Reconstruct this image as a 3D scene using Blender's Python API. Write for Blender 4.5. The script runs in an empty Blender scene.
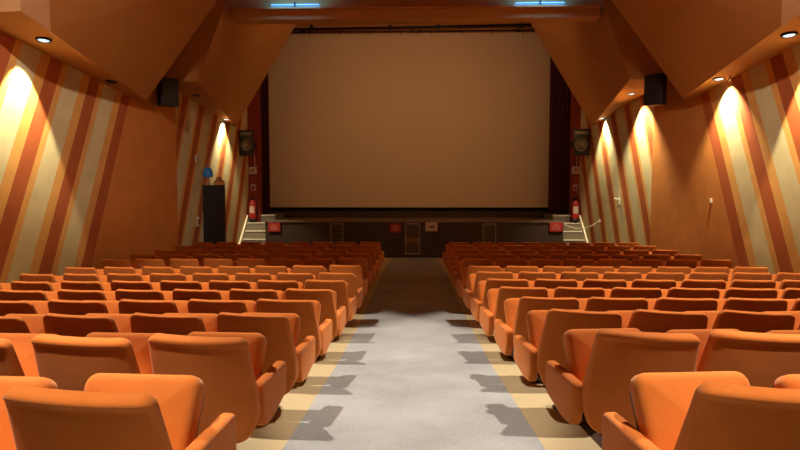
import bpy, math, random
from mathutils import Vector, Matrix
random.seed(7)
sc = bpy.context.scene
col = sc.collection
PI = math.pi
def R(a): return math.radians(a)

# ------------------------------------------------------------------ camera
EYE = 2.05
cam_d = bpy.data.cameras.new('camera'); cam = bpy.data.objects.new('camera', cam_d); col.objects.link(cam)
cam_d.sensor_width = 36.0; cam_d.lens = 574.0 / 800.0 * 36.0
cam_d.clip_start = 0.05; cam_d.clip_end = 200
cam.location = (0, 0, EYE)
cam.rotation_euler = (PI/2 - math.atan(35/574), 0, math.atan(14.5/574))
sc.camera = cam
# ------------------------------------------------------------------ exposure / world
sc.view_settings.view_transform = 'Standard'; sc.view_settings.look = 'None'
sc.view_settings.gamma = 1.0; sc.view_settings.use_curve_mapping = False
sc.view_settings.exposure = 0.0
w = bpy.data.worlds.new('world'); sc.world = w; w.use_nodes = True
w.node_tree.nodes['Background'].inputs[0].default_value = (1.0, 0.62, 0.36, 1)
w.node_tree.nodes['Background'].inputs[1].default_value = 0.0
WALL_W, HOUSE_W, SCREEN_FILL_W = 500, 1950, 54      # lamp powers: wall washers, house ceiling lamps, added screen fill
FILL_W = 1900  # power of the added spots on the near bulkheads
HOUSE_C = (1.0, 0.84, 0.66); WALL_C = (1.0, 0.86, 0.54)

# ------------------------------------------------------------------ materials
def srgb(r, g, b):
    f = lambda c: ((c/255+0.055)/1.055)**2.4 if c/255 > 0.04045 else c/255/12.92
    return (f(r), f(g), f(b), 1)
def mat(name, c, rough=0.6, metal=0.0, noise=0.0, scale=20.0, bump=0.0, bscale=200.0, sheen=0.0, emit=None, es=1.0, detail=3.0):
    m = bpy.data.materials.new(name); m.use_nodes = True
    n = m.node_tree.nodes; l = m.node_tree.links; b = n['Principled BSDF']
    b.inputs['Base Color'].default_value = c; b.inputs['Roughness'].default_value = rough
    b.inputs['Metallic'].default_value = metal
    if sheen:
        b.inputs['Sheen Weight'].default_value = sheen; b.inputs['Sheen Roughness'].default_value = 0.5
        b.inputs['Sheen Tint'].default_value = (1, .75, .5, 1)
    if rough > 0.7: b.inputs['Specular IOR Level'].default_value = 0.2
    tc = n.new('ShaderNodeTexCoord')
    if noise:
        t = n.new('ShaderNodeTexNoise'); t.inputs['Scale'].default_value = scale; t.inputs['Detail'].default_value = detail
        l.new(tc.outputs['Object'], t.inputs['Vector'])
        mx = n.new('ShaderNodeMix'); mx.data_type = 'RGBA'
        mx.inputs[6].default_value = tuple(v*(1-noise) for v in c[:3])+(1,)
        mx.inputs[7].default_value = tuple(min(1, v*(1+noise)) for v in c[:3])+(1,)
        l.new(t.outputs['Fac'], mx.inputs[0]); l.new(mx.outputs[2], b.inputs['Base Color'])
    if bump:
        t2 = n.new('ShaderNodeTexNoise'); t2.inputs['Scale'].default_value = bscale
        l.new(tc.outputs['Object'], t2.inputs['Vector'])
        bp = n.new('ShaderNodeBump'); bp.inputs['Strength'].default_value = bump; bp.inputs['Distance'].default_value = 0.01
        l.new(t2.outputs['Fac'], bp.inputs['Height']); l.new(bp.outputs[0], b.inputs['Normal'])
    if emit:
        b.inputs['Emission Color'].default_value = emit; b.inputs['Emission Strength'].default_value = es
    return m

ORANGE = srgb(196, 100, 42)
M = dict(
    fabric=mat('orange_fabric', srgb(210, 118, 46), 0.85, noise=.10, scale=9, bump=.15, bscale=260, sheen=.35),
    frame=mat('dark_metal', srgb(38, 32, 30), 0.45, 0.6),
    ceil=mat('terracotta_paint', srgb(206, 146, 84), 0.75, noise=.04, scale=1.2),
    beige=mat('bulkhead_beige', srgb(226, 180, 136), 0.75, noise=.03, scale=1.2),  # paler tone on near ends and chamfers of the first bulkheads
    redwall=mat('red_brown_paint', srgb(150, 62, 38), 0.75, noise=.08, scale=3),
    dark=mat('black_cloth', srgb(14, 11, 10), 0.9),
    curtain=mat('dark_red_velvet', srgb(84, 26, 20), 0.85, noise=.2, scale=4, sheen=.2),
    screen=mat('screen_white', srgb(228, 206, 170), 0.8),
    stagefront=mat('stage_front_brown', srgb(66, 46, 38), 0.7, noise=.12, scale=6),
    stagetop=mat('stage_boards', srgb(92, 72, 60), 0.55, noise=.15, scale=4),
    lino=mat('yellow_linoleum', srgb(192, 178, 142), 0.6, noise=.05, scale=8),
    floor=mat('brown_floor', srgb(70, 52, 40), 0.8, noise=.1, scale=6),
    pan=mat('dark_added_pan', srgb(48, 30, 22), 0.5),  # for the dark panel added under each cushion
    step=mat('grey_step_covering', srgb(132, 120, 104), 0.7, noise=.1, scale=12),
    nose=mat('pale_nosing', srgb(232, 224, 204), 0.5),
    white=mat('white_plastic', srgb(222, 216, 204), 0.5),
    chrome=mat('chrome', srgb(205, 205, 205), 0.25, 0.9),
    black=mat('black_lacquer', srgb(16, 15, 16), 0.5),
    blackbox=mat('black_speaker_cabinet', srgb(20, 19, 20), 0.6, bump=.3, bscale=120),
    grille=mat('grey_speaker_cone', srgb(120, 112, 100), 0.5, .3),
    slat=mat('grey_brown_slats', srgb(178, 160, 138), 0.5, .2),
    slatdark=mat('brown_slats', srgb(122, 104, 90), 0.5),
    red=mat('red_paint', srgb(172, 38, 36), 0.35),
    redsign=mat('red_sign', srgb(176, 44, 40), 0.5),
    signtext=mat('pale_sign_print', srgb(230, 160, 140), 0.5),
    whitesign=mat('off_white_sign', srgb(200, 176, 156), 0.6),
    blue=mat('blue_plastic', srgb(60, 145, 235), 0.4),
    cloth=mat('striped_cloth', srgb(226, 150, 84), 0.8, noise=.35, scale=14),
    skin=mat('tan_cardboard', srgb(196, 140, 96), 0.8),
    glow=mat('downlight_lens', srgb(235, 242, 250), 0.4, emit=(.62, .85, 1, 1), es=1.1),
    off=mat('unlit_lens', srgb(30, 26, 24), 0.3),
    tube=mat('blue_tube_light', srgb(90, 150, 220), 0.4, emit=(.12, .42, 1, 1), es=1.6),
    metal=mat('grey_metal', srgb(110, 105, 100), 0.4, .8),
)
# grey carpet with weave and faint wear
def carpet_mat():
    m = mat('grey_carpet', srgb(176, 168, 156), 0.95); n = m.node_tree.nodes; l = m.node_tree.links; b = n['Principled BSDF']
    tc = n.new('ShaderNodeTexCoord')
    a = n.new('ShaderNodeTexNoise'); a.inputs['Scale'].default_value = 120; a.inputs['Detail'].default_value = 4
    d = n.new('ShaderNodeTexNoise'); d.inputs['Scale'].default_value = 1.6; d.inputs['Detail'].default_value = 3
    for t in (a, d): l.new(tc.outputs['Object'], t.inputs['Vector'])
    r = n.new('ShaderNodeValToRGB'); r.color_ramp.elements[0].position = .3; r.color_ramp.elements[1].position = .7
    r.color_ramp.elements[0].color = srgb(132, 137, 142); r.color_ramp.elements[1].color = srgb(184, 190, 194)
    ad = n.new('ShaderNodeMath'); ad.operation = 'MULTIPLY_ADD'; ad.inputs[1].default_value = .45
    ml = n.new('ShaderNodeMath'); ml.operation = 'MULTIPLY'; ml.inputs[1].default_value = .55
    l.new(a.outputs['Fac'], ml.inputs[0]); l.new(d.outputs['Fac'], ad.inputs[0]); l.new(ml.outputs[0], ad.inputs[2])
    l.new(ad.outputs[0], r.inputs[0]); l.new(r.outputs[0], b.inputs['Base Color'])
    bp = n.new('ShaderNodeBump'); bp.inputs['Strength'].default_value = .5; bp.inputs['Distance'].default_value = .01
    l.new(a.outputs['Fac'], bp.inputs['Height']); l.new(bp.outputs[0], b.inputs['Normal'])
    return m
M['carpet'] = carpet_mat()
# slanted fabric stripes on the side walls: u = Y - 0.49 (Z - eye height)
def stripe_mat():
    m = mat('striped_wall_fabric', ORANGE, 0.8); n = m.node_tree.nodes; l = m.node_tree.links; b = n['Principled BSDF']
    tc = n.new('ShaderNodeTexCoord'); sp = n.new('ShaderNodeSeparateXYZ'); l.new(tc.outputs['Object'], sp.inputs[0])
    def math_(op, a, bb, c=None):
        q = n.new('ShaderNodeMath'); q.operation = op
        for i, v in enumerate((a, bb, c)):
            if v is None: continue
            if isinstance(v, (int, float)): q.inputs[i].default_value = v
            else: l.new(v, q.inputs[i])
        return q.outputs[0]
    Y, Z = sp.outputs['Y'], sp.outputs['Z']
    u = math_('MULTIPLY_ADD', Z, -0.49, Y); u = math_('ADD', u, 0.49*EYE)
    def ramp(u0, per, stops):
        fr = math_('FRACT', math_('DIVIDE', math_('SUBTRACT', u0, u), per), 0)
        r = n.new('ShaderNodeValToRGB'); cr = r.color_ramp; cr.interpolation = 'CONSTANT'
        while len(cr.elements) < len(stops): cr.elements.new(0.99)
        for e, (p, c) in zip(cr.elements, stops): e.position = p; e.color = c
        l.new(fr, r.inputs[0]); return r.outputs[0]
    DK, YE, CR = srgb(184, 98, 56), srgb(230, 170, 96), srgb(222, 208, 162)
    A = ramp(11.60, 1.25, [(0, DK), (.28, YE), (.48, CR), (.87, YE)])
    B = ramp(15.87, 1.22, [(0, DK), (.30, YE), (.42, CR), (.90, YE)])
    def mix(f, a, c):
        q = n.new('ShaderNodeMix'); q.data_type = 'RGBA'; l.new(f, q.inputs[0])
        for k, v in ((6, a), (7, c)):
            if isinstance(v, tuple): q.inputs[k].default_value = v
            else: l.new(v, q.inputs[k])
        return q.outputs[2]
    c1 = mix(math_('GREATER_THAN', u, 11.60), A, srgb(216, 140, 72))
    c2 = mix(math_('GREATER_THAN', Y, 15.0), c1, B)
    ns = n.new('ShaderNodeTexNoise'); ns.inputs['Scale'].default_value = 2.5; ns.inputs['Detail'].default_value = 6
    l.new(tc.outputs['Object'], ns.inputs['Vector'])
    v = math_('MULTIPLY_ADD', ns.outputs['Fac'], .35, .82)
    mm = n.new('ShaderNodeMix'); mm.data_type = 'RGBA'; mm.blend_type = 'MULTIPLY'; mm.inputs[0].default_value = 1
    cmb = n.new('ShaderNodeCombineColor')
    for k in range(3): l.new(v, cmb.inputs[k])
    l.new(c2, mm.inputs[6]); l.new(cmb.outputs[0], mm.inputs[7]); l.new(mm.outputs[2], b.inputs['Base Color'])
    bp = n.new('ShaderNodeBump'); bp.inputs['Strength'].default_value = .25; bp.inputs['Distance'].default_value = .02
    n2 = n.new('ShaderNodeTexNoise'); n2.inputs['Scale'].default_value = 4; l.new(tc.outputs['Object'], n2.inputs['Vector'])
    l.new(n2.outputs['Fac'], bp.inputs['Height']); l.new(bp.outputs[0], b.inputs['Normal'])
    return m
M['stripes'] = stripe_mat()

# ------------------------------------------------------------------ helpers
class MB:
    def __init__(s): s.v = []; s.f = []; s.mi = []
    def add(s, vs, fs, mi=0):
        o = len(s.v); s.v += [tuple(p) for p in vs]; s.f += [tuple(i+o for i in f) for f in fs]; s.mi += [mi]*len(fs); return s
    def box(s, x0, x1, y0, y1, z0, z1, mi=0, xf=None):
        vs = [(x, y, z) for z in (z0, z1) for y in (y0, y1) for x in (x0, x1)]
        if xf: vs = [xf @ Vector(p) for p in vs]
        return s.add(vs, [(0, 2, 3, 1), (4, 5, 7, 6), (0, 1, 5, 4), (2, 6, 7, 3), (0, 4, 6, 2), (1, 3, 7, 5)], mi)
    def tube(s, pts, r, n=10, mi=0):
        pts = [Vector(p) for p in pts]; rings = []
        rs = r if isinstance(r, (list, tuple)) else [r]*len(pts)
        for i, p in enumerate(pts):
            d = (pts[min(i+1, len(pts)-1)] - pts[max(i-1, 0)]).normalized()
            a = d.cross(Vector((0, 0, 1)) if abs(d.z) < .9 else Vector((1, 0, 0))).normalized(); b = d.cross(a)
            rings.append([p + (a*math.cos(2*PI*k/n) + b*math.sin(2*PI*k/n))*rs[i] for k in range(n)])
        vs = [q for rg in rings for q in rg]; fs = []
        for i in range(len(pts)-1):
            for k in range(n): fs.append((i*n+k, i*n+(k+1) % n, (i+1)*n+(k+1) % n, (i+1)*n+k))
        fs.append(tuple(range(n))[::-1]); fs.append(tuple((len(pts)-1)*n+k for k in range(n)))
        return s.add(vs, fs, mi)
    def lathe(s, prof, c=(0, 0, 0), n=24, mi=0, xf=None):
        vs = []; fs = []
        for r, z in prof:
            for k in range(n): vs.append(Vector((r*math.cos(2*PI*k/n), r*math.sin(2*PI*k/n), z)))
        for i in range(len(prof)-1):
            for k in range(n): fs.append((i*n+k, i*n+(k+1) % n, (i+1)*n+(k+1) % n, (i+1)*n+k))
        fs.append(tuple(range(n))[::-1]); fs.append(tuple((len(prof)-1)*n+k for k in range(n)))
        if xf: vs = [xf @ v for v in vs]
        return s.add([v+Vector(c) for v in vs], fs, mi)
    def mesh(s, name, mats, smooth=False):
        me = bpy.data.meshes.new(name); me.from_pydata(s.v, [], s.f)
        for m in (mats if isinstance(mats, (list, tuple)) else [mats]): me.materials.append(m)
        for p, i in zip(me.polygons, s.mi): p.material_index = i
        import bmesh
        bm = bmesh.new(); bm.from_mesh(me); bmesh.ops.recalc_face_normals(bm, faces=bm.faces); bm.to_mesh(me); bm.free()
        if smooth:
            for p in me.polygons: p.use_smooth = True
        return me
    def build(s, name, mats, parent=None, smooth=False, loc=None, bevel=0):
        return link(name, s.mesh(name, mats, smooth), parent, loc, bevel)
def link(name, me, parent=None, loc=None, bevel=0):
    o = bpy.data.objects.new(name, me); col.objects.link(o)
    if parent: o.parent = parent
    if loc: o.location = loc
    if bevel:
        b = o.modifiers.new('bevel', 'BEVEL'); b.width = bevel; b.segments = 2; b.limit_method = 'ANGLE'
    return o
def tag(o, label, cat, group=None):
    o['label'] = label; o['category'] = cat
    if group: o['group'] = group
    return o
def thing(name, label, cat, loc=(0, 0, 0), rz=0, group=None):
    o = bpy.data.objects.new(name, None); col.objects.link(o); o.location = loc; o.rotation_euler = (0, 0, rz)
    o.empty_display_size = .1
    return tag(o, label, cat, group)
def struct(o): o['kind'] = 'structure'; return o

def round_poly(pts, n=6):
    """pts: (x, y, r) counter-clockwise -> list of 2D points with rounded corners"""
    out = []; m = len(pts)
    for i in range(m):
        p = Vector(pts[i][:2]); r = pts[i][2]
        a = (Vector(pts[i-1][:2]) - p); b = (Vector(pts[(i+1) % m][:2]) - p)
        an = a.normalized(); bn = b.normalized(); ang = an.angle(bn)
        t = min(r/math.tan(ang/2), a.length*.48, b.length*.48)
        rr = t*math.tan(ang/2); c = p + (an+bn).normalized()*(rr/math.sin(ang/2))
        s0 = p+an*t-c; s1 = p+bn*t-c
        for k in range(n+1):
            f = k/n; v = (s0*(1-f)+s1*f)
            v = v.normalized()*rr if v.length > 1e-9 else v
            out.append(c+v)
    return out
def densify(pts, step):
    out = []
    for i, p in enumerate(pts):
        q = pts[(i+1) % len(pts)]; L = (q-p).length; k = max(1, int(L/step))
        for j in range(k): out.append(p+(q-p)*j/k)
    return out
def pillow(mb, outline, thick, rnd, fn, dome=(0, 0), rings=6, seg=4):
    """solid with outline (a,b), thickness c in 0..thick, rounded rim; fn maps (a,b,c)->xyz"""
    N = len(outline); nrm = []
    for i in range(N):
        d = (outline[(i+1) % N]-outline[i-1]); nrm.append(Vector((-d.y, d.x)).normalized())
    cen = sum(outline, Vector((0, 0)))/N
    layers = []
    def inset(k): return [p+q*k for p, q in zip(outline, nrm)]
    back = inset(rnd)
    for j in range(rings, 0, -1):
        f = j/(rings+1); f = 1-(f)**1.3
        layers.append(([cen+(p-cen)*f for p in back], -dome[0]*(1-f*f)))
    for j in range(seg+1):
        a = PI/2*j/seg; layers.append((inset(rnd*(1-math.sin(a))), rnd*(1-math.cos(a))))
    for j in range(seg+1):
        a = PI/2*j/seg; layers.append((inset(rnd*(1-math.cos(a))), thick-rnd*(1-math.sin(a))))
    for j in range(1, rings+1):
        f = j/(rings+1); f = 1-(f)**1.3
        layers.append(([cen+(p-cen)*f for p in back], thick+dome[1]*(1-f*f)))
    vs = []; fs = []
    for ol, c in layers:
        for p in ol: vs.append(fn(p.x, p.y, c))
    for i in range(len(layers)-1):
        for k in range(N): fs.append((i*N+k, i*N+(k+1) % N, (i+1)*N+(k+1) % N, (i+1)*N+k))
    vs.append(fn(cen.x, cen.y, -dome[0])); vs.append(fn(cen.x, cen.y, thick+dome[1])); a = len(vs)-2; L = (len(layers)-1)*N
    for k in range(N):
        fs.append((a, (k+1) % N, k)); fs.append((a+1, L+k, L+(k+1) % N))
    mb.add(vs, fs)

# ------------------------------------------------------------------ the room
W = 6.15                                  # half width of the hall; its axis lies a little left of the camera
def OXF(s): return -.10 if s < 0 else -.04
def WX(s): return s*W+OXF(s)
PROF = [(-9, 1.25), (-3, .95), (0, .74), (1.73, .65), (2.7, .575), (3.67, .47), (4.64, .385), (5.6, .29), (6.6, .22), (7.55, .165),
        (8.5, .115), (9.5, .12), (10.5, .09), (11.4, .07), (12.4, .06), (13.4, .05), (14.5, .0), (16, -.10), (19.9, -.31), (24, -.31)]
def floor_z(y):
    for (a, za), (b, zb) in zip(PROF, PROF[1:]):
        if y <= b: return za+(zb-za)*(y-a)/(b-a)
    return PROF[-1][1]
mb = MB(); n = len(PROF)
vs = []
for y, z in PROF: vs += [(-W-.4, y, z), (W+.2, y, z), (-W-.4, y, z-.3), (W+.2, y, z-.3)]
fs = []
for i in range(n-1):
    a, b = i*4, i*4+4
    fs += [(a, a+1, b+1, b), (a+2, b+2, b+3, a+3), (a, b, b+2, a+2), (a+1, a+3, b+3, b+1)]
fs += [(0, 2, 3, 1), (n*4-4, n*4-3, n*4-1, n*4-2)]
mb.add(vs, fs)
P2 = [(-8.8, floor_z(-8.8))] + [p for p in PROF if -8 < p[0] < 19] + [(19.85, floor_z(19.85))]
for a_, b_ in ((-1.12, -.775), (.775, 1.12)):            # pale linoleum edge on each side of the aisle
    vs = []
    for y, z in P2: vs += [(a_, y, z+.004), (b_, y, z+.004)]
    mb.add(vs, [(i*2, i*2+1, i*2+3, i*2+2) for i in range(len(P2)-1)], 1)
struct(mb.build('floor', [M['floor'], M['lino']]))
CX = .78
mb = MB(); vs = []; fs = []; P2 = [(-8.8, floor_z(-8.8))] + [p for p in PROF if -8 < p[0] < 19] + [(19.85, floor_z(19.85))]
for y, z in P2: vs += [(-CX, y, z+.008), (CX, y, z+.008), (-CX, y, z-.004), (CX, y, z-.004)]
for i in range(len(P2)-1):
    a, b = i*4, i*4+4; fs += [(a, a+1, b+1, b), (a, b, b+2, a+2), (a+1, a+3, b+3, b+1)]
tag(mb.add(vs, fs).build('aisle_carpet', M['carpet']), 'long grey carpet runner in the middle aisle down to the stage', 'carpet')

for s, nm in ((-1, 'wall_left'), (1, 'wall_right')):
    x0, x1 = sorted((WX(s), WX(s)+s*.3))
    struct(MB().box(x0, x1, -9, 24, -.7, 9).build(nm, M['stripes']))
struct(MB().box(-W-.4, W+.2, 23.7, 24, -.7, 9).build('wall_back', M['ceil']))
struct(MB().box(-W-.4, W+.2, -9.3, -9, -.7, 9).build('wall_rear', M['dark']))
struct(MB().box(WX(-1), WX(1), -9, 14.2, 6.9, 7.2).box(WX(-1), WX(1), 14.2, 24, 8.75, 9).box(WX(-1), WX(1), 14.2, 14.35, 7.2, 9).build('ceiling', M['ceil']))
# cross beam over the hall with a thin ledge
struct(MB().box(-4.45, 4.45, 14.2, 14.6, 6.2, 6.42).box(-4.6, 4.6, 14.36, 14.6, 6.46, 6.9).box(-4.42, 4.42, 14.08, 14.6, 6.42, 6.46).build('trim_1', M['ceil']))

# hanging wedge-shaped bulkheads on both sides
def bulk(name, s, nb, fb, nt, ft, wn, wf, cham=None):
    """nb/fb bottom inner edge near/far, nt/ft top inner edge, wn/wf wall line near/far"""
    X = lambda p: (s*p[0]+OXF(s), p[1], p[2])
    mb = MB(); top = ft[2]
    if cham:
        cb, ct = cham                       # near corner of a pale chamfer
        wt = (W, ct[1], top); wtf = (W, ft[1], top)
        vs = [X(p) for p in (nb, fb, nt, ft, wn, wf, cb, ct, wt, wtf)]
        fs = [(0, 1, 3, 2), (4, 6, 0, 1, 5), (2, 3, 9, 8, 7), (1, 5, 9, 3)]
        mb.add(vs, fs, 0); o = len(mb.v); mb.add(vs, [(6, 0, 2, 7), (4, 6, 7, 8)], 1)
        mb.add(vs, [(4, 8, 9, 5)], 0)
    else:
        wt = (W, nt[1], top); wtf = (W, ft[1], top)
        vs = [X(p) for p in (nb, fb, nt, ft, wn, wf, wt, wtf)]
        mb.add(vs, [(0, 1, 3, 2), (4, 0, 1, 5), (2, 3, 7, 6), (1, 5, 7, 3), (4, 6, 2, 0), (4, 5, 7, 6)], 0)
    import bmesh
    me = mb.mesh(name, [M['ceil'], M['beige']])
    bm = bmesh.new(); bm.from_mesh(me); bmesh.ops.remove_doubles(bm, verts=bm.verts, dist=.0005)
    bmesh.ops.recalc_face_normals(bm, faces=bm.faces); bm.to_mesh(me); bm.free()
    return struct(link(name, me))
k = 2
for s in (-1, 1):
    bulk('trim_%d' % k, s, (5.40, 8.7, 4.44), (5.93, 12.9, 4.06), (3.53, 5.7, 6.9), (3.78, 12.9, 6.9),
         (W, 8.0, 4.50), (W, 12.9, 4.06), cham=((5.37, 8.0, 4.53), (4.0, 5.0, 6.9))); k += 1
    bulk('trim_%d' % k, s, (5.24, 14.2, 4.72), (6.12, 20.0, 4.24), (4.10, 14.2, 7.7), (3.98, 20.0, 7.7),
         (W, 14.2, 4.72), (W, 20.0, 4.24)); k += 1

# ------------------------------------------------------------------ stage
SY = 19.9; SX = 5.15; ST = .95; SZ = floor_z(19.9)
struct(MB().box(-5.22, 5.14, SY, 23.69, SZ, ST-.03).build('trim_%d' % k, M['stagefront'])); k += 1
struct(MB().box(-5.23, 5.15, SY-.03, 23.69, ST-.03, ST).build('trim_%d' % k, M['stagetop'])); k += 1
RW = 21.5                                                               # face of the red walls beside the stage
for s in (-1, 1):
    side = 'left' if s < 0 else 'right'
    xi = s*5.16 if s > 0 else -5.24
    xo = WX(s)-s*.052; xw = WX(s)-s*.002
    mb = MB()
    mb.box(*sorted((xi, s*5.80)), RW, 22.95, SZ, 1.11); mb.box(*sorted((xi, s*5.80)), RW-.03, RW+.04, 1.075, 1.125, 1)
    for i in range(4):
        z = .85-.28*i; y = RW-.33-.34*i
        mb.box(*sorted((xi, xo)), y, y+.34 if i else RW-.002, SZ, z-.008)
        mb.box(*sorted((xi, xo)), y-.025, y+.03, z-.04, z, 1)
    vs = [(x, y, z) for x in sorted((xo, xw)) for y, z in ((SY-.1, SZ), (RW-.002, SZ), (RW-.002, 1.12), (RW-.25, 1.12), (SY-.1, SZ+.12))]
    mb.add(vs, [(0, 1, 2, 3, 4), (9, 8, 7, 6, 5)] + [(i, (i+1) % 5, (i+1) % 5+5, i+5) for i in range(5)], 1)
    tag(mb.build('stage_steps', [M['step'], M['nose']]), 'grey steps with pale nosings at the %s end of the stage' % side, 'steps', None)
    struct(MB().box(*sorted((s*5.82, WX(s)-s*.001)), RW, RW+.3, SZ, 8.7).build('wall_stage_'+side, M['redwall']))

def curtain(x0, x1, y, z0, z1, folds, amp, mname, label):
    mb = MB(); N = folds*10; vs = []; fs = []
    for j, (z, sq) in enumerate(((z0, 1.0), (z0+.4, .95), (z1-1, .9), (z1, .8))):
        for i in range(N+1):
            f = i/N; x = x0+(x1-x0)*f
            ph = 2*PI*folds*f + .35*math.sin(f*9+j*.4)
            vs.append((x, y+amp*sq*math.sin(ph), z))
    m = len(vs); vs += [(a, b+.03, c) for a, b, c in vs]
    for j in range(3):
        for i in range(N):
            q = j*(N+1)+i
            fs.append((q, q+1, q+N+2, q+N+1)); fs.append((m+q, m+q+N+1, m+q+N+2, m+q+1))
    for i in range(N):
        fs.append((i, m+i, m+i+1, i+1)); q = 3*(N+1)+i; fs.append((q, q+1, m+q+1, m+q))
    for j in range(3):
        q = j*(N+1); fs.append((q, q+N+1, m+q+N+1, m+q)); q += N; fs.append((q, m+q, m+q+N+1, q+N+1))
    mb.add(vs, fs); return tag(mb.build('stage_curtain', M[mname], smooth=True), label, 'curtain')
curtain(-6.2, -5.68, 22.45, 1.13, 8.6, 4, .07, 'curtain', 'narrow dark red stage curtain left of the cinema screen')
curtain(5.2, 6.06, 22.45, 1.13, 8.6, 6, .08, 'curtain', 'wide dark red stage curtain right of the cinema screen')

sx0, sx1, sz0, sz1, sy = -6.1, 5.75, 1.33, 8.26, 23.2
t = thing('cinema_screen', 'large blank beige cinema screen above the stage', 'screen', (0, sy, ST))
MB().box(sx0, sx1, 0, .03, sz0-ST, sz1-ST).build('screen_surface', M['screen'], t)
MB().box(sx0-.1, sx1+.1, -.03, .05, sz0-ST-.13, sz0-ST+.02).build('lower_masking', M['dark'], t)
MB().box(sx0-.1, sx1+.1, .0, .04, .0, sz0-ST-.13).build('skirt', M['stagefront'], t)
MB().box(sx0-.12, sx0+.02, -.03, .05, sz0-ST, sz1-ST).build('side_masking', M['dark'], t)
MB().box(sx1-.02, sx1+.16, -.03, .05, sz0-ST, sz1-ST).build('side_masking', M['dark'], t)
mb = MB()
mb.tube([(-5.1, -.12, sz1-ST+.03), (5.0, -.12, sz1-ST+.06)], .025, 8)
mb.build('top_rail', M['frame'], t)
# lighting bar hung above the screen
LB = 22.6; zb = 8.33
t = thing('lighting_bar', 'black lighting bar hung above the cinema screen', 'lighting bar', (0, LB, zb))
MB().tube([(-4.95, 0, -.06), (4.75, 0, .06)], .045, 10).build('pipe', M['frame'], t, True)
for x in (-4.0, -.95, .9, 4.1):
    MB().tube([(x, 0, 0), (x, 0, 8.76-zb)], .02, 6).box(x-.06, x+.06, -.06, .06, -.07, .07).build('hanger', M['frame'], t)
for i in range(8):
    x = -4.1+i*1.18
    MB().tube([(x, 0, .0), (x, .05, -.3)], .012, 6).build('drop_rod', M['frame'], t)
for x in (-4.75, -4.35, -.1, .2, 3.95, 4.55):
    MB().lathe([(.0, -.16), (.05, -.16), (.06, -.05), (.03, -.02)], (x, -.03, -.06), 10).build('clamp', M['black'], t)

# blue tube lights on the ledge of the beam
for x, nm in ((-2.9, 'left'), (3.0, 'right')):
    t = thing('tube_light', 'blue glowing tube light on the ceiling beam, the %s one' % nm, 'light', (x, 14.12, 6.462), 0, 'blue tube lights on the beam')
    MB().box(-.62, .62, -.02, .05, 0, .03).build('housing', M['metal'], t)
    MB().tube([(-.58, .01, .07), (.58, .01, .07)], .012, 10).build('tube', M['tube'], t, True)
    MB().box(-.02, .02, -.03, .05, .0, .12).build('clip', M['frame'], t)
    ld = bpy.data.lights.new('blue_light', 'AREA'); ld.shape = 'RECTANGLE'; ld.size = 1.2; ld.size_y = .06; ld.energy = 6; ld.color = (.10, .40, 1)
    lo = bpy.data.objects.new('blue_light', ld); col.objects.link(lo); lo.parent = t; lo.location = (0, -.14, .09); lo.rotation_euler = (R(98), 0, 0)

# ------------------------------------------------------------------ stage front fittings
for x0, x1, z1, z0, lab in ((-2.93, -2.48, .89, .0, 'left slatted ventilation grille in the stage front'),
                            (-.33, .19, .89, -.19, 'middle slatted ventilation grille in the stage front'),
                            (2.36, 2.82, .89, .0, 'right slatted ventilation grille in the stage front')):
    t = thing('ventilation_grille', lab, 'grille', ((x0+x1)/2, SY, z0), 0, 'grilles in the stage front')
    h = z1-z0; hw = (x1-x0)/2
    MB().box(-hw, -hw+.025, -.04, .002, 0, h).box(hw-.025, hw, -.04, .002, 0, h).box(-hw+.025, hw-.025, -.04, .002, h-.03, h).box(-hw+.025, hw-.025, -.04, .002, 0, .03).build('frame', M['slat'], t)
    mb = MB(); q = int(h/.085)
    for i in range(q):
        z = .05+(h-.1)*(i+.5)/q
        mb.box(-hw+.024, hw-.024, -.012, .012, -.018, .018, xf=Matrix.Translation((0, -.018, z)) @ Matrix.Rotation(R(35), 4, 'X'))
    mb.build('slats', M['slatdark'], t)
    if lab.startswith('middle'):
        MB().box(-hw+.03, hw-.03, -.034, -.03, .40, .60).build('cover_plate', mat('brown_plate', srgb(150, 96, 66), .6), t)
for x0, x1, z0, z1, lab, kind in ((-5.10, -4.68, .60, .91, 'red notice panel at the left end of the stage front', 'r'),
                            (-.85, -.47, .58, .89, 'red notice panel on the stage front beside the middle grille', 'r'),
                            (4.66, 5.10, .62, .93, 'red notice panel at the right end of the stage front', 'r'),
                            (.38, .80, .62, .93, 'off-white notice with dark mark, right of the middle grille', 'w')):
    t = thing('notice_panel', lab, 'sign', ((x0+x1)/2, SY, z0), 0, 'red notices on the stage front' if kind == 'r' else None)
    hw = (x1-x0)/2; h = z1-z0
    MB().box(-hw, hw, -.045, .0, 0, h).build('board', M['redsign'] if kind == 'r' else M['whitesign'], t, bevel=.004)
    mb = MB()
    if kind == 'r':
        for zz, a in ((.72, .45), (.5, .7), (.28, .6)):
            x = -hw*a
            while x < hw*a: 
                wd = random.uniform(.03, .06); mb.box(x, min(x+wd, hw*a), -.049, -.044, h*zz-.014, h*zz+.014); x += wd+.018
        mb.build('print', M['signtext'], t)
    else:
        mb.box(-.10, .02, -.049, -.044, h*.42, h*.58); mb.box(.0, .10, -.049, -.044, h*.5, h*.64); mb.box(.03, .09, -.049, -.044, h*.34, h*.46)
        mb.build('print', M['stagefront'], t)

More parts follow.
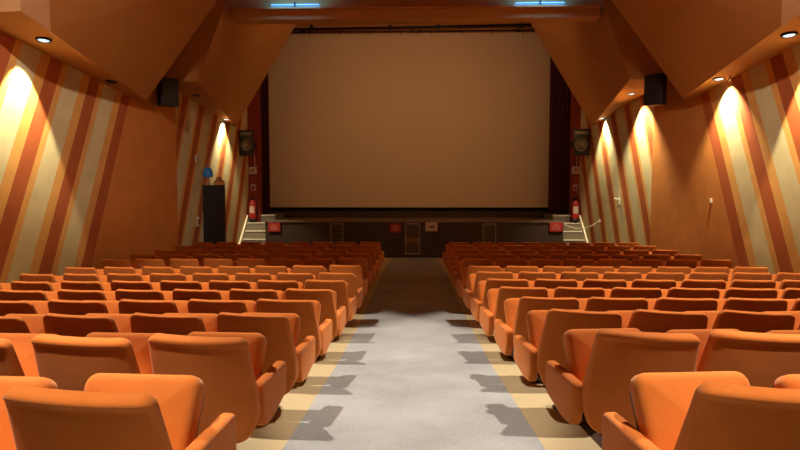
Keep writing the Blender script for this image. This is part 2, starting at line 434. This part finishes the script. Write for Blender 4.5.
# ------------------------------------------------------------------ side wall fittings
def on_soffit(s, Y):
    if Y < 13: return 4.50-(Y-8.0)*(.44/4.9)
    return 4.72-(Y-14.2)*(.48/5.8)
def downlight(s, X, Y, lit, lab, tilt=0.28, power=None, spot=62, blend=.3):
    z = on_soffit(s, Y)
    t = thing('recessed_downlight', lab, 'light', (s*X+OXF(s), Y, z), 0, 'downlights along the side walls')
    sl = math.atan(.44/4.9) if Y < 13 else math.atan(.48/5.8)
    xf = Matrix.Rotation(-sl, 4, 'X')
    MB().lathe([(.085, .03), (.085, -.012), (.105, -.012), (.115, -.004), (.115, .02)], n=24, xf=xf).build('trim_ring', M['frame'], t, True)
    MB().lathe([(.082, -.006), (.06, -.016), (.02, -.02)], n=20, xf=xf).build('lens', M['glow'] if lit else M['off'], t, True)
    if lit:
        ld = bpy.data.lights.new('washer', 'SPOT'); ld.energy = power or WALL_W*(1 if Y < 14 else 1.6); ld.color = WALL_C; ld.spot_size = R(spot); ld.spot_blend = blend; ld.shadow_soft_size = .03
        lo = bpy.data.objects.new('washer', ld); col.objects.link(lo); lo.parent = t; lo.location = (0, 0, -.05)
        lo.rotation_euler = (0, -s*(tilt if Y < 14 else .12), 0)
    return t
DL = [(9.05, 5.74), (11.4, 5.92), (15.6, 5.80), (18.7, 6.06)]
nth = ('first', 'second', 'third', 'farthest')
for i, (Y, X) in enumerate(DL):
    litL = i in (0, 3)
    X = min(X, W-.125)
    downlight(-1, X, Y, litL, '%s downlight above the left striped wall, %s, %s from the camera' % ('lit' if litL else 'dark', 'glowing' if litL else 'switched off', nth[i]), spot=62 if i == 0 else 98, blend=.3 if i == 0 else .6)
    downlight(1, X, Y, True, 'lit downlight above the right striped wall, %s from the camera' % nth[i], spot=62 if i == 0 else 96, blend=.3 if i == 0 else .6)
# small chrome fitting hanging beside a downlight
t = thing('hanging_bracket', 'small chrome bracket with splayed arms hanging under a right downlight', 'bracket', (5.93, 11.12, on_soffit(1, 11.12)))
mb = MB().tube([(0, 0, 0), (0, 0, -.13)], .01, 6); mb.build('stem', M['chrome'], t)
for a in (10, 130, 250):
    c, s_ = math.cos(R(a)), math.sin(R(a))
    MB().tube([(0, 0, -.12), (c*.06, s_*.06, -.10), (c*.11, s_*.11, -.04)], .012, 6).build('arm', M['chrome'], t, True)

def speaker(name_lab, loc, rz, tilt, w, d, h, cone, group, arm=.14):
    t = thing('wall_speaker', name_lab, 'speaker', loc, rz, group)
    t.rotation_euler = (tilt, 0, rz)
    pts = [Vector(p) for p in ((-w/2, -d/2), (w/2, -d/2), (w*.36, d/2), (-w*.36, d/2))]
    mb = MB(); vs = [(p.x, p.y, z) for z in (-h/2, h/2) for p in pts]
    mb.add(vs, [(0, 1, 2, 3), (7, 6, 5, 4)]+[(i, (i+1) % 4, (i+1) % 4+4, i+4) for i in range(4)])
    mb.build('cabinet', M['blackbox'], t, bevel=.012)
    MB().box(-w*.43, w*.43, -d/2-.015, -d/2+.004, -h*.45, h*.45).build('front_grille', M['black'] if not cone else M['blackbox'], t, bevel=.006)
    if cone:
        xf = Matrix.Rotation(R(90), 4, 'X')
        MB().lathe([(w*.40, 0), (w*.38, .02), (w*.30, -.01), (w*.12, -.04), (w*.10, -.02), (.01, -.015)], (0, -d/2-.03, -h*.1), 28, xf=xf).build('cone', M['grille'], t, True)
        MB().box(-w*.4, w*.4, -d/2-.03, -d/2-.01, h*.30, h*.42).build('horn', M['grille'], t)
    MB().box(-.05, .05, d/2-.02, d/2+arm, -.06, .06).build('bracket', M['frame'], t)
    return t
speaker('black wall speaker high on the left wall beside the plain orange panel', (-5.95, 13.8, 4.39), R(50), R(0), .44, .34, .66, False, 'black surround speakers')
speaker('black wall speaker high on the right wall beside the plain orange panel', (5.68, 13.8, 4.39), R(-50), R(0), .44, .34, .70, False, 'black surround speakers')
speaker('black loudspeaker on the red wall left of the screen', (-5.96, 20.5, 3.72), 0, 0, .50, .30, .90, True, 'loudspeakers beside the screen', .84)
speaker('black loudspeaker with a pale cone on the red wall right of the screen', (5.80, 20.4, 3.72), 0, 0, .58, .30, .90, True, 'loudspeakers beside the screen', .94)
for s, nm in ((-1, 'left'), (1, 'right')):
    X = 5.96 if s > 0 else -6.06
    t = thing('junction_box', 'white junction box below the %s stage loudspeaker' % nm, 'electrical box', (X, 21.499, 2.78), 0, 'white boxes below the loudspeakers')
    MB().box(-.14, .14, -.08, 0, -.13, .13).build('housing', M['white'], t, bevel=.01)
    MB().box(-.09, .09, -.09, -.078, -.07, .07).build('cover', M['skin'], t)
    MB().tube([(-s*.02+.05, -.03, .13), (.06, -.03, .6)], .015, 6).build('cable', M['white'], t, True)
    t = thing('wall_notice', 'small pale notice with a red mark above the %s fire extinguisher' % nm, 'sign', (X, 21.499, 2.15), 0, 'notices above the extinguishers')
    MB().box(-.09, .09, -.012, 0, -.12, .12).build('plate', M['whitesign'], t)
    MB().box(-.06, .06, -.017, -.011, -.09, .04).build('print', M['red'], t)
    # extinguisher
    t = thing('fire_extinguisher', 'red fire extinguisher beside the stage on the %s, above the steps' % nm, 'fire extinguisher', (5.90 if s > 0 else -6.03, 21.245, .854), 0, 'fire extinguishers')
    MB().lathe([(.09, .12), (.125, .14), (.13, .2), (.13, .66), (.115, .74), (.06, .80), (.04, .83)], n=24).build('cylinder', M['red'], t, True)
    MB().lathe([(.11, .0), (.12, .0), (.115, .12), (.09, .14)], n=20).build('stand', M['black'], t, True)
    MB().lathe([(.045, .82), (.045, .88), (.02, .9)], n=14).box(-.02, .13, -.02, .02, .89, .92).box(-.02, .11, -.02, .02, .94, .965).build('valve', M['frame'], t)
    MB().tube([(-.04, -.02, .86), (-.16, -.03, .84), (-.20, -.05, .6), (-.18, -.06, .34)], [.014, .014, .016, .03], 8).build('hose', M['black'], t, True)
    mb = MB(); vs = []; fs = []
    for i in range(9):
        a = R(-90-45+i*90/8)
        for z in (.34, .6): vs.append((.1325*math.cos(a), .1325*math.sin(a), z))
    for i in range(8): fs.append((i*2, i*2+2, i*2+3, i*2+1))
    mb.add(vs, fs).build('instruction_label', M['whitesign'], t)
    MB().box(-.06, .06, .12, .245, .5, .56).build('wall_bracket', M['frame'], t)
    if s < 0: t.scale.x = -1
# tall black cabinet and what lies on it
cy = 16.75; cz = floor_z(cy)
t = thing('black_cabinet', 'tall narrow black cabinet against the left striped wall', 'cabinet', (-5.89, cy, cz-.005))
MB().box(-.295, .295, -.12, .12, .06, 2.34).build('carcass', M['black'], t, bevel=.01)
MB().box(-.285, .285, -.14, -.121, .09, 2.31).build('door', M['black'], t, bevel=.004)
MB().tube([(.22, -.16, 1.1), (.22, -.16, 1.3)], .01, 8).build('handle', M['frame'], t)
MB().box(-.27, .27, -.10, .10, 0, .06).build('plinth', M['frame'], t)
# crumpled cloth
mb = MB(); N = 16; vs = []; fs = []
for j in range(N+1):
    for i in range(N+1):
        x = -.13+.26*i/N; y = -.10+.20*j/N
        e = min(i, N-i, j, N-j)/(N/2)
        z = .01+.26*min(1, e*1.6)**.6*(.55+.45*math.sin(i*1.7+j*.9)*math.cos(j*1.3-i*.5))
        vs.append((x+.03*math.sin(j*2.), y, z))
m_ = len(vs); vs += [(a, b, 0) for a, b, c in vs]
for j in range(N):
    for i in range(N):
        q = j*(N+1)+i; fs.append((q, q+1, q+N+2, q+N+1)); fs.append((m_+q, m_+q+N+1, m_+q+N+2, m_+q+1))
for i in range(N):
    fs.append((i, m_+i, m_+i+1, i+1)); q = N*(N+1)+i; fs.append((q, q+1, m_+q+1, m_+q))
    q = i*(N+1); fs.append((q, q+N+1, m_+q+N+1, m_+q)); q += N; fs.append((q, m_+q, m_+q+N+1, q+N+1))
tag(mb.add(vs, fs).build('crumpled_cloth', M['cloth'], None, True, (-5.73, cy, cz+2.337)), 'crumpled orange and cream cloth on top of the tall black cabinet', 'cloth')
t = thing('blue_cap', 'round blue cap on a tan stand on top of the black cabinet', 'cap', (-6.06, cy, cz+2.337))
MB().lathe([(.07, 0), (.06, .03), (.045, .12), (.05, .24)], n=16).build('stand', M['skin'], t, True)
MB().lathe([(.12, .23), (.14, .27), (.14, .38), (.115, .46), (.06, .51), (.01, .52)], n=24).build('crown', M['blue'], t, True)
MB().box(-.10, .10, -.20, -.09, .24, .255).build('peak', M['blue'], t, bevel=.005)
# small wall fittings
def wallfit(nm, lab, cat, x, y, z, w_, h_, m_):
    s = 1 if x > 0 else -1
    t = thing(nm, lab, cat, (x+OXF(s), y, z))
    MB().box(*sorted((-s*.03, 0)), -w_/2, w_/2, -h_/2, h_/2).build('plate', M['white'], t, bevel=.004)
    MB().box(*sorted((-s*.045, -s*.028)), -w_/4, w_/4, -h_/4, h_/4).build('rocker', M[m_], t)
wallfit('wall_switch', 'small white and red switch on the left wall beside the black cabinet', 'switch', -W, 16.35, 1.14, .16, .28, 'red')
wallfit('wall_plate', 'small pale plate on the left striped wall above the cabinet', 'switch', -W, 16.35, 2.95, .14, .2, 'whitesign')
wallfit('wall_socket', 'small white socket on the plain orange part of the right wall', 'socket', W, 11.98, 1.83, .06, .09, 'whitesign')
t = thing('coat_hook', 'small white hook on the right striped wall beyond the seats', 'hook', (WX(1), 17.3, 1.72))
MB().box(-.02, 0, -.05, .05, -.1, .1).build('plate', M['white'], t)
MB().tube([(-.02, 0, .05), (-.12, 0, .06), (-.14, 0, .1)], .018, 8).build('prong', M['white'], t, True)
# rope across the right steps
pts = []
A = Vector((5.17, 20.0, ST-.06)); B = Vector((6.08, 19.0, 1.04))
for i in range(17):
    f = i/16; p = A.lerp(B, f); p.z -= .22*4*f*(1-f); pts.append(p)
t = thing('barrier_rope', 'white rope hanging across the right stage steps to the wall', 'rope', tuple(A))
MB().tube([p-A for p in pts], .016, 8).build('rope', M['nose'], t, True)
MB().box(-.03, .0, -.03, .03, -.04, .04).build('end_plate', M['white'], t)
MB().box(.90, .938, -1.03, -.97, .10, .20).build('end_plate', M['white'], t)

# ------------------------------------------------------------------ house lamps in the ceiling (behind and above the camera)
def house(x, y, lab, power=1.0, cone=74):
    t = thing('ceiling_spotlight', lab, 'light', (x, y, 6.9), 0, 'house spotlights in the ceiling')
    MB().lathe([(.16, 0), (.16, -.12), (.13, -.16), (.12, -.03)], n=24).build('housing', M['frame'], t, True)
    MB().lathe([(.118, -.04), (.05, -.045), (.01, -.046)], n=20).build('lens', M['glow'], t, True)
    ld = bpy.data.lights.new('house', 'SPOT'); ld.energy = HOUSE_W*power; ld.color = HOUSE_C; ld.spot_size = R(cone); ld.spot_blend = .12; ld.shadow_soft_size = .09
    lo = bpy.data.objects.new('house', ld); col.objects.link(lo); lo.parent = t; lo.location = (0, 0, -.17)
for x, nm in ((-3.3, 'left'), (3.3, 'right')):
    house(x, 5.1, 'round house spotlight in the ceiling over the fifth row, %s of the aisle' % nm)
    house(x*.7, .35, 'round house spotlight in the ceiling near the camera, %s of the aisle' % nm, .95, 54)
# unseen narrow spots added to brighten the near bulkheads on each side
for x, nm in ((-2.6, 'left'), (2.6, 'right')):
    t = thing('fill_spotlight', 'small unseen spotlight added to brighten the %s near bulkhead' % nm, 'light', (x, 2.6, 6.9), 0, 'accent spotlights')
    q = Vector((math.copysign(5.6, x), 8.3, 4.6)) - Vector((x, 2.6, 6.7))
    xf = q.to_track_quat('-Z', 'Y').to_matrix().to_4x4()
    MB().tube([(0, 0, 0), (0, 0, -.14)], .02, 8).build('stem', M['frame'], t)
    MB().lathe([(.05, .10), (.08, .06), (.08, -.10), (.07, -.08)], (0, 0, -.2), 20, xf=xf).build('housing', M['frame'], t, True)
    MB().lathe([(.07, -.085), (.01, -.09)], (0, 0, -.2), 20, xf=xf).build('lens', M['glow'], t, True)
    ld = bpy.data.lights.new('fill', 'SPOT'); ld.energy = FILL_W; ld.color = HOUSE_C; ld.spot_size = R(38); ld.spot_blend = .8; ld.shadow_soft_size = .1
    lo = bpy.data.objects.new('fill', ld); col.objects.link(lo); lo.parent = t; lo.location = Vector((0, 0, -.2)) + q.normalized()*.12
    lo.rotation_euler = q.to_track_quat('-Z', 'Y').to_euler()
# unseen light strip added behind the beam to brighten the screen
t = thing('screen_fill_strip', 'long unseen light strip added behind the ceiling beam', 'light', (0, 14.75, 6.5))
MB().box(-3.2, 3.2, -.15, .05, -.06, .12).build('housing', M['frame'], t)
ld = bpy.data.lights.new('screen_fill', 'AREA'); ld.shape = 'RECTANGLE'; ld.size = 6.2; ld.size_y = .12; ld.energy = SCREEN_FILL_W; ld.color = (1, .58, .31); ld.spread = R(120)
lo = bpy.data.objects.new('screen_fill', ld); col.objects.link(lo); lo.parent = t; lo.location = (0, .1, .03)
lo.rotation_euler = (R(84), 0, 0)

# ------------------------------------------------------------------ seats
PH = R(16); T = .62; Z0 = .20; TH = .075
def back_map(rolled):
    def fn(a, b, c):
        c *= 1-.45*min(1, max(0, (b-.25)/.33))*(.55 if rolled else 1)
        if rolled and c < .04:
            g = b-(.582-.014*(1-(a/.25)**2))
            side = max(0.0, 1-(abs(a)/.25)**4)
            c -= .012*math.exp(-((b-.604)/.018)**2)*(1 if c < .03 else .4) - .007*side*math.exp(-(g/.010)**2)
        y = (T-b)*math.sin(PH) + c*math.cos(PH) + .22*a*a
        z = Z0 + b*math.cos(PH) + c*math.sin(PH) - .012*(1-(abs(a)/.24)**2)*max(0, (b-.5)/.12)*.5
        return (a, y, z)
    return fn
def back_outline(tw=.247):
    c = [(-.20, 0, .13), (.20, 0, .13), (.270, .17, .16), (.269, .30, .2), (tw, T, .045), (-tw, T, .045), (-.269, .30, .2), (-.270, .17, .16)]
    return densify(round_poly(c, 6), .05)
def back_mesh(rolled):
    mb = MB(); pillow(mb, back_outline(.247 if rolled else .238), TH, .024 if rolled else .016, back_map(rolled), dome=(.010, .018), rings=14 if rolled else 6, seg=4)
    return mb.mesh('backrest_rolled' if rolled else 'backrest', M['fabric'], True)
BACK = back_mesh(False); BACKR = back_mesh(True)
def cushion_mesh():
    ph = R(27); L = .445
    def fn(a, b, c): return (a, .25 + b*math.sin(ph) + c*math.cos(ph), .33 + b*math.cos(ph) - c*math.sin(ph))
    o = densify(round_poly([(-.215, 0, .04), (.215, 0, .04), (.230, L, .05), (-.230, L, .05)], 6), .07)
    mb = MB(); pillow(mb, o, .105, .036, fn, dome=(.016, .01), rings=5, seg=4)
    return mb.mesh('seat_cushion', M['fabric'], True)
CUSH = cushion_mesh()
def pan_mesh():  # unseen dark underside, added to cut bounce light onto the seat backs
    ph = R(27); L = .42
    def fn(a, b, c): return (a, .25 + (b+.01)*math.sin(ph) + (c+.088)*math.cos(ph), .33 + (b+.01)*math.cos(ph) - (c+.088)*math.sin(ph))
    o = densify(round_poly([(-.20, 0, .04), (.20, 0, .04), (.212, L, .05), (-.212, L, .05)], 4), .1)
    mb = MB(); pillow(mb, o, .05, .012, fn, dome=(0, .0), rings=2, seg=2)
    return mb.mesh('added_seat_pan', M['pan'], True)
PAN = pan_mesh()
def arm_mesh():
    o = densify(round_poly([(.22, .275, .04), (.36, .265, .08), (.63, .315, .04), (.64, .51, .04), (.185, .515, .035), (.19, .36, .05)], 5), .08)
    mb = MB(); pillow(mb, o, .066, .022, lambda a, b, c: (c-.033, a, b), dome=(.004, .004), rings=2, seg=4)
    return mb.mesh('armrest', M['fabric'], True)
ARM = arm_mesh()
def leg_mesh():
    mb = MB()
    vs = [(x, y, z) for x in (-.014, .014) for y, z in ((.30, .012), (.42, .012), (.38, .29), (.28, .29))]
    mb.add(vs, [(0, 1, 2, 3), (7, 6, 5, 4)]+[(i, (i+1) % 4, (i+1) % 4+4, i+4) for i in range(4)])
    mb.box(-.045, .045, .24, .50, 0, .014)
    return mb.mesh('leg', M['frame'])
LEG = leg_mesh()
def bar_mesh():
    mb = MB(); mb.tube([(-.215, .32, .285), (.215, .32, .285)], .018, 8)
    mb.box(-.06, .06, .17, .31, .24, .30)
    return mb.mesh('crossbar', M['frame'])
BAR = bar_mesh()
ORD = ['first', 'second', 'third', 'fourth', 'fifth', 'sixth', 'seventh', 'eighth', 'ninth', 'tenth', 'eleventh', 'twelfth', 'farthest']
rng = random.Random(3)
def seat(s, r, k):
    ax = 1.045 + (.55 if s < 0 else .56)*k
    d = 1.73 + .97*r
    DX = ([.0, .02, .02, .02, .01, .0, .0] if s < 0 else [.10, .11, .08, .065, .04, .03, .02])
    DD = ([.972, 1, .995, .99] if s < 0 else [1.015, 1.035, 1.022, 1.008, 1.01])
    d *= DD[r] if r < len(DD) else 1
    y = d - (.085*(ax-1.0) if s < 0 else .004*(ax-1.0))
    ax += DX[r] if r < len(DX) else 0
    rz = R(-2.5 if s < 0 else 5.5) + R(rng.uniform(-.8, .8))
    z = floor_z(y+.4)+.0
    z += (1 - 0)*0
    side = 'left' if s < 0 else 'right'
    if k == 0: where = 'the aisle seat'
    elif k == 7: where = 'the seat by the wall'
    else: where = '%s from the aisle' % ORD[k]
    lab = 'orange cinema chair, %s block, %s row from the camera, %s' % (side, ORD[r], where)
    if r == 12: lab = 'orange cinema chair, %s block, row nearest the stage, %s' % (side, where)
    t = thing('cinema_chair', lab, 'chair', (s*ax, y, z), rz, 'orange cinema chairs in rows')
    up = .004 if s < 0 else (.012 if r == 0 else .026 if r < 7 else 0)
    tw = (1.0 if s < 0 else 2.6) if r < 3 else (.3 if s < 0 else .8)
    o = link('backrest', BACKR if r < 2 else BACK, t); o.rotation_euler = (0, R(tw), R(-3 if s < 0 else -7))
    o.location = (-.75*math.sin(R(tw)), 0, up)
    link('seat_cushion', CUSH, t).location = (-.02 if s < 0 else -.03, 0, up)
    link('added_seat_pan', PAN, t).location = (-.02 if s < 0 else -.03, 0, up)
    link('crossbar', BAR, t)
    link('pedestal', LEG, t)
    for q in ((-s,) if k < 7 else (-s, s)):
        o = link('armrest', ARM, t); o.location = ((.28 if s > 0 else .252)*q, .0 if k == 0 else (.07 if s > 0 else .11), .01)
for s in (-1, 1):
    for r in range(13):
        for k in range(8):
            ax = 1.045+.56*k; d = 1.73+.97*r
            if ax-.3 > .74*(d+.45)+.1: continue
            seat(s, r, k)
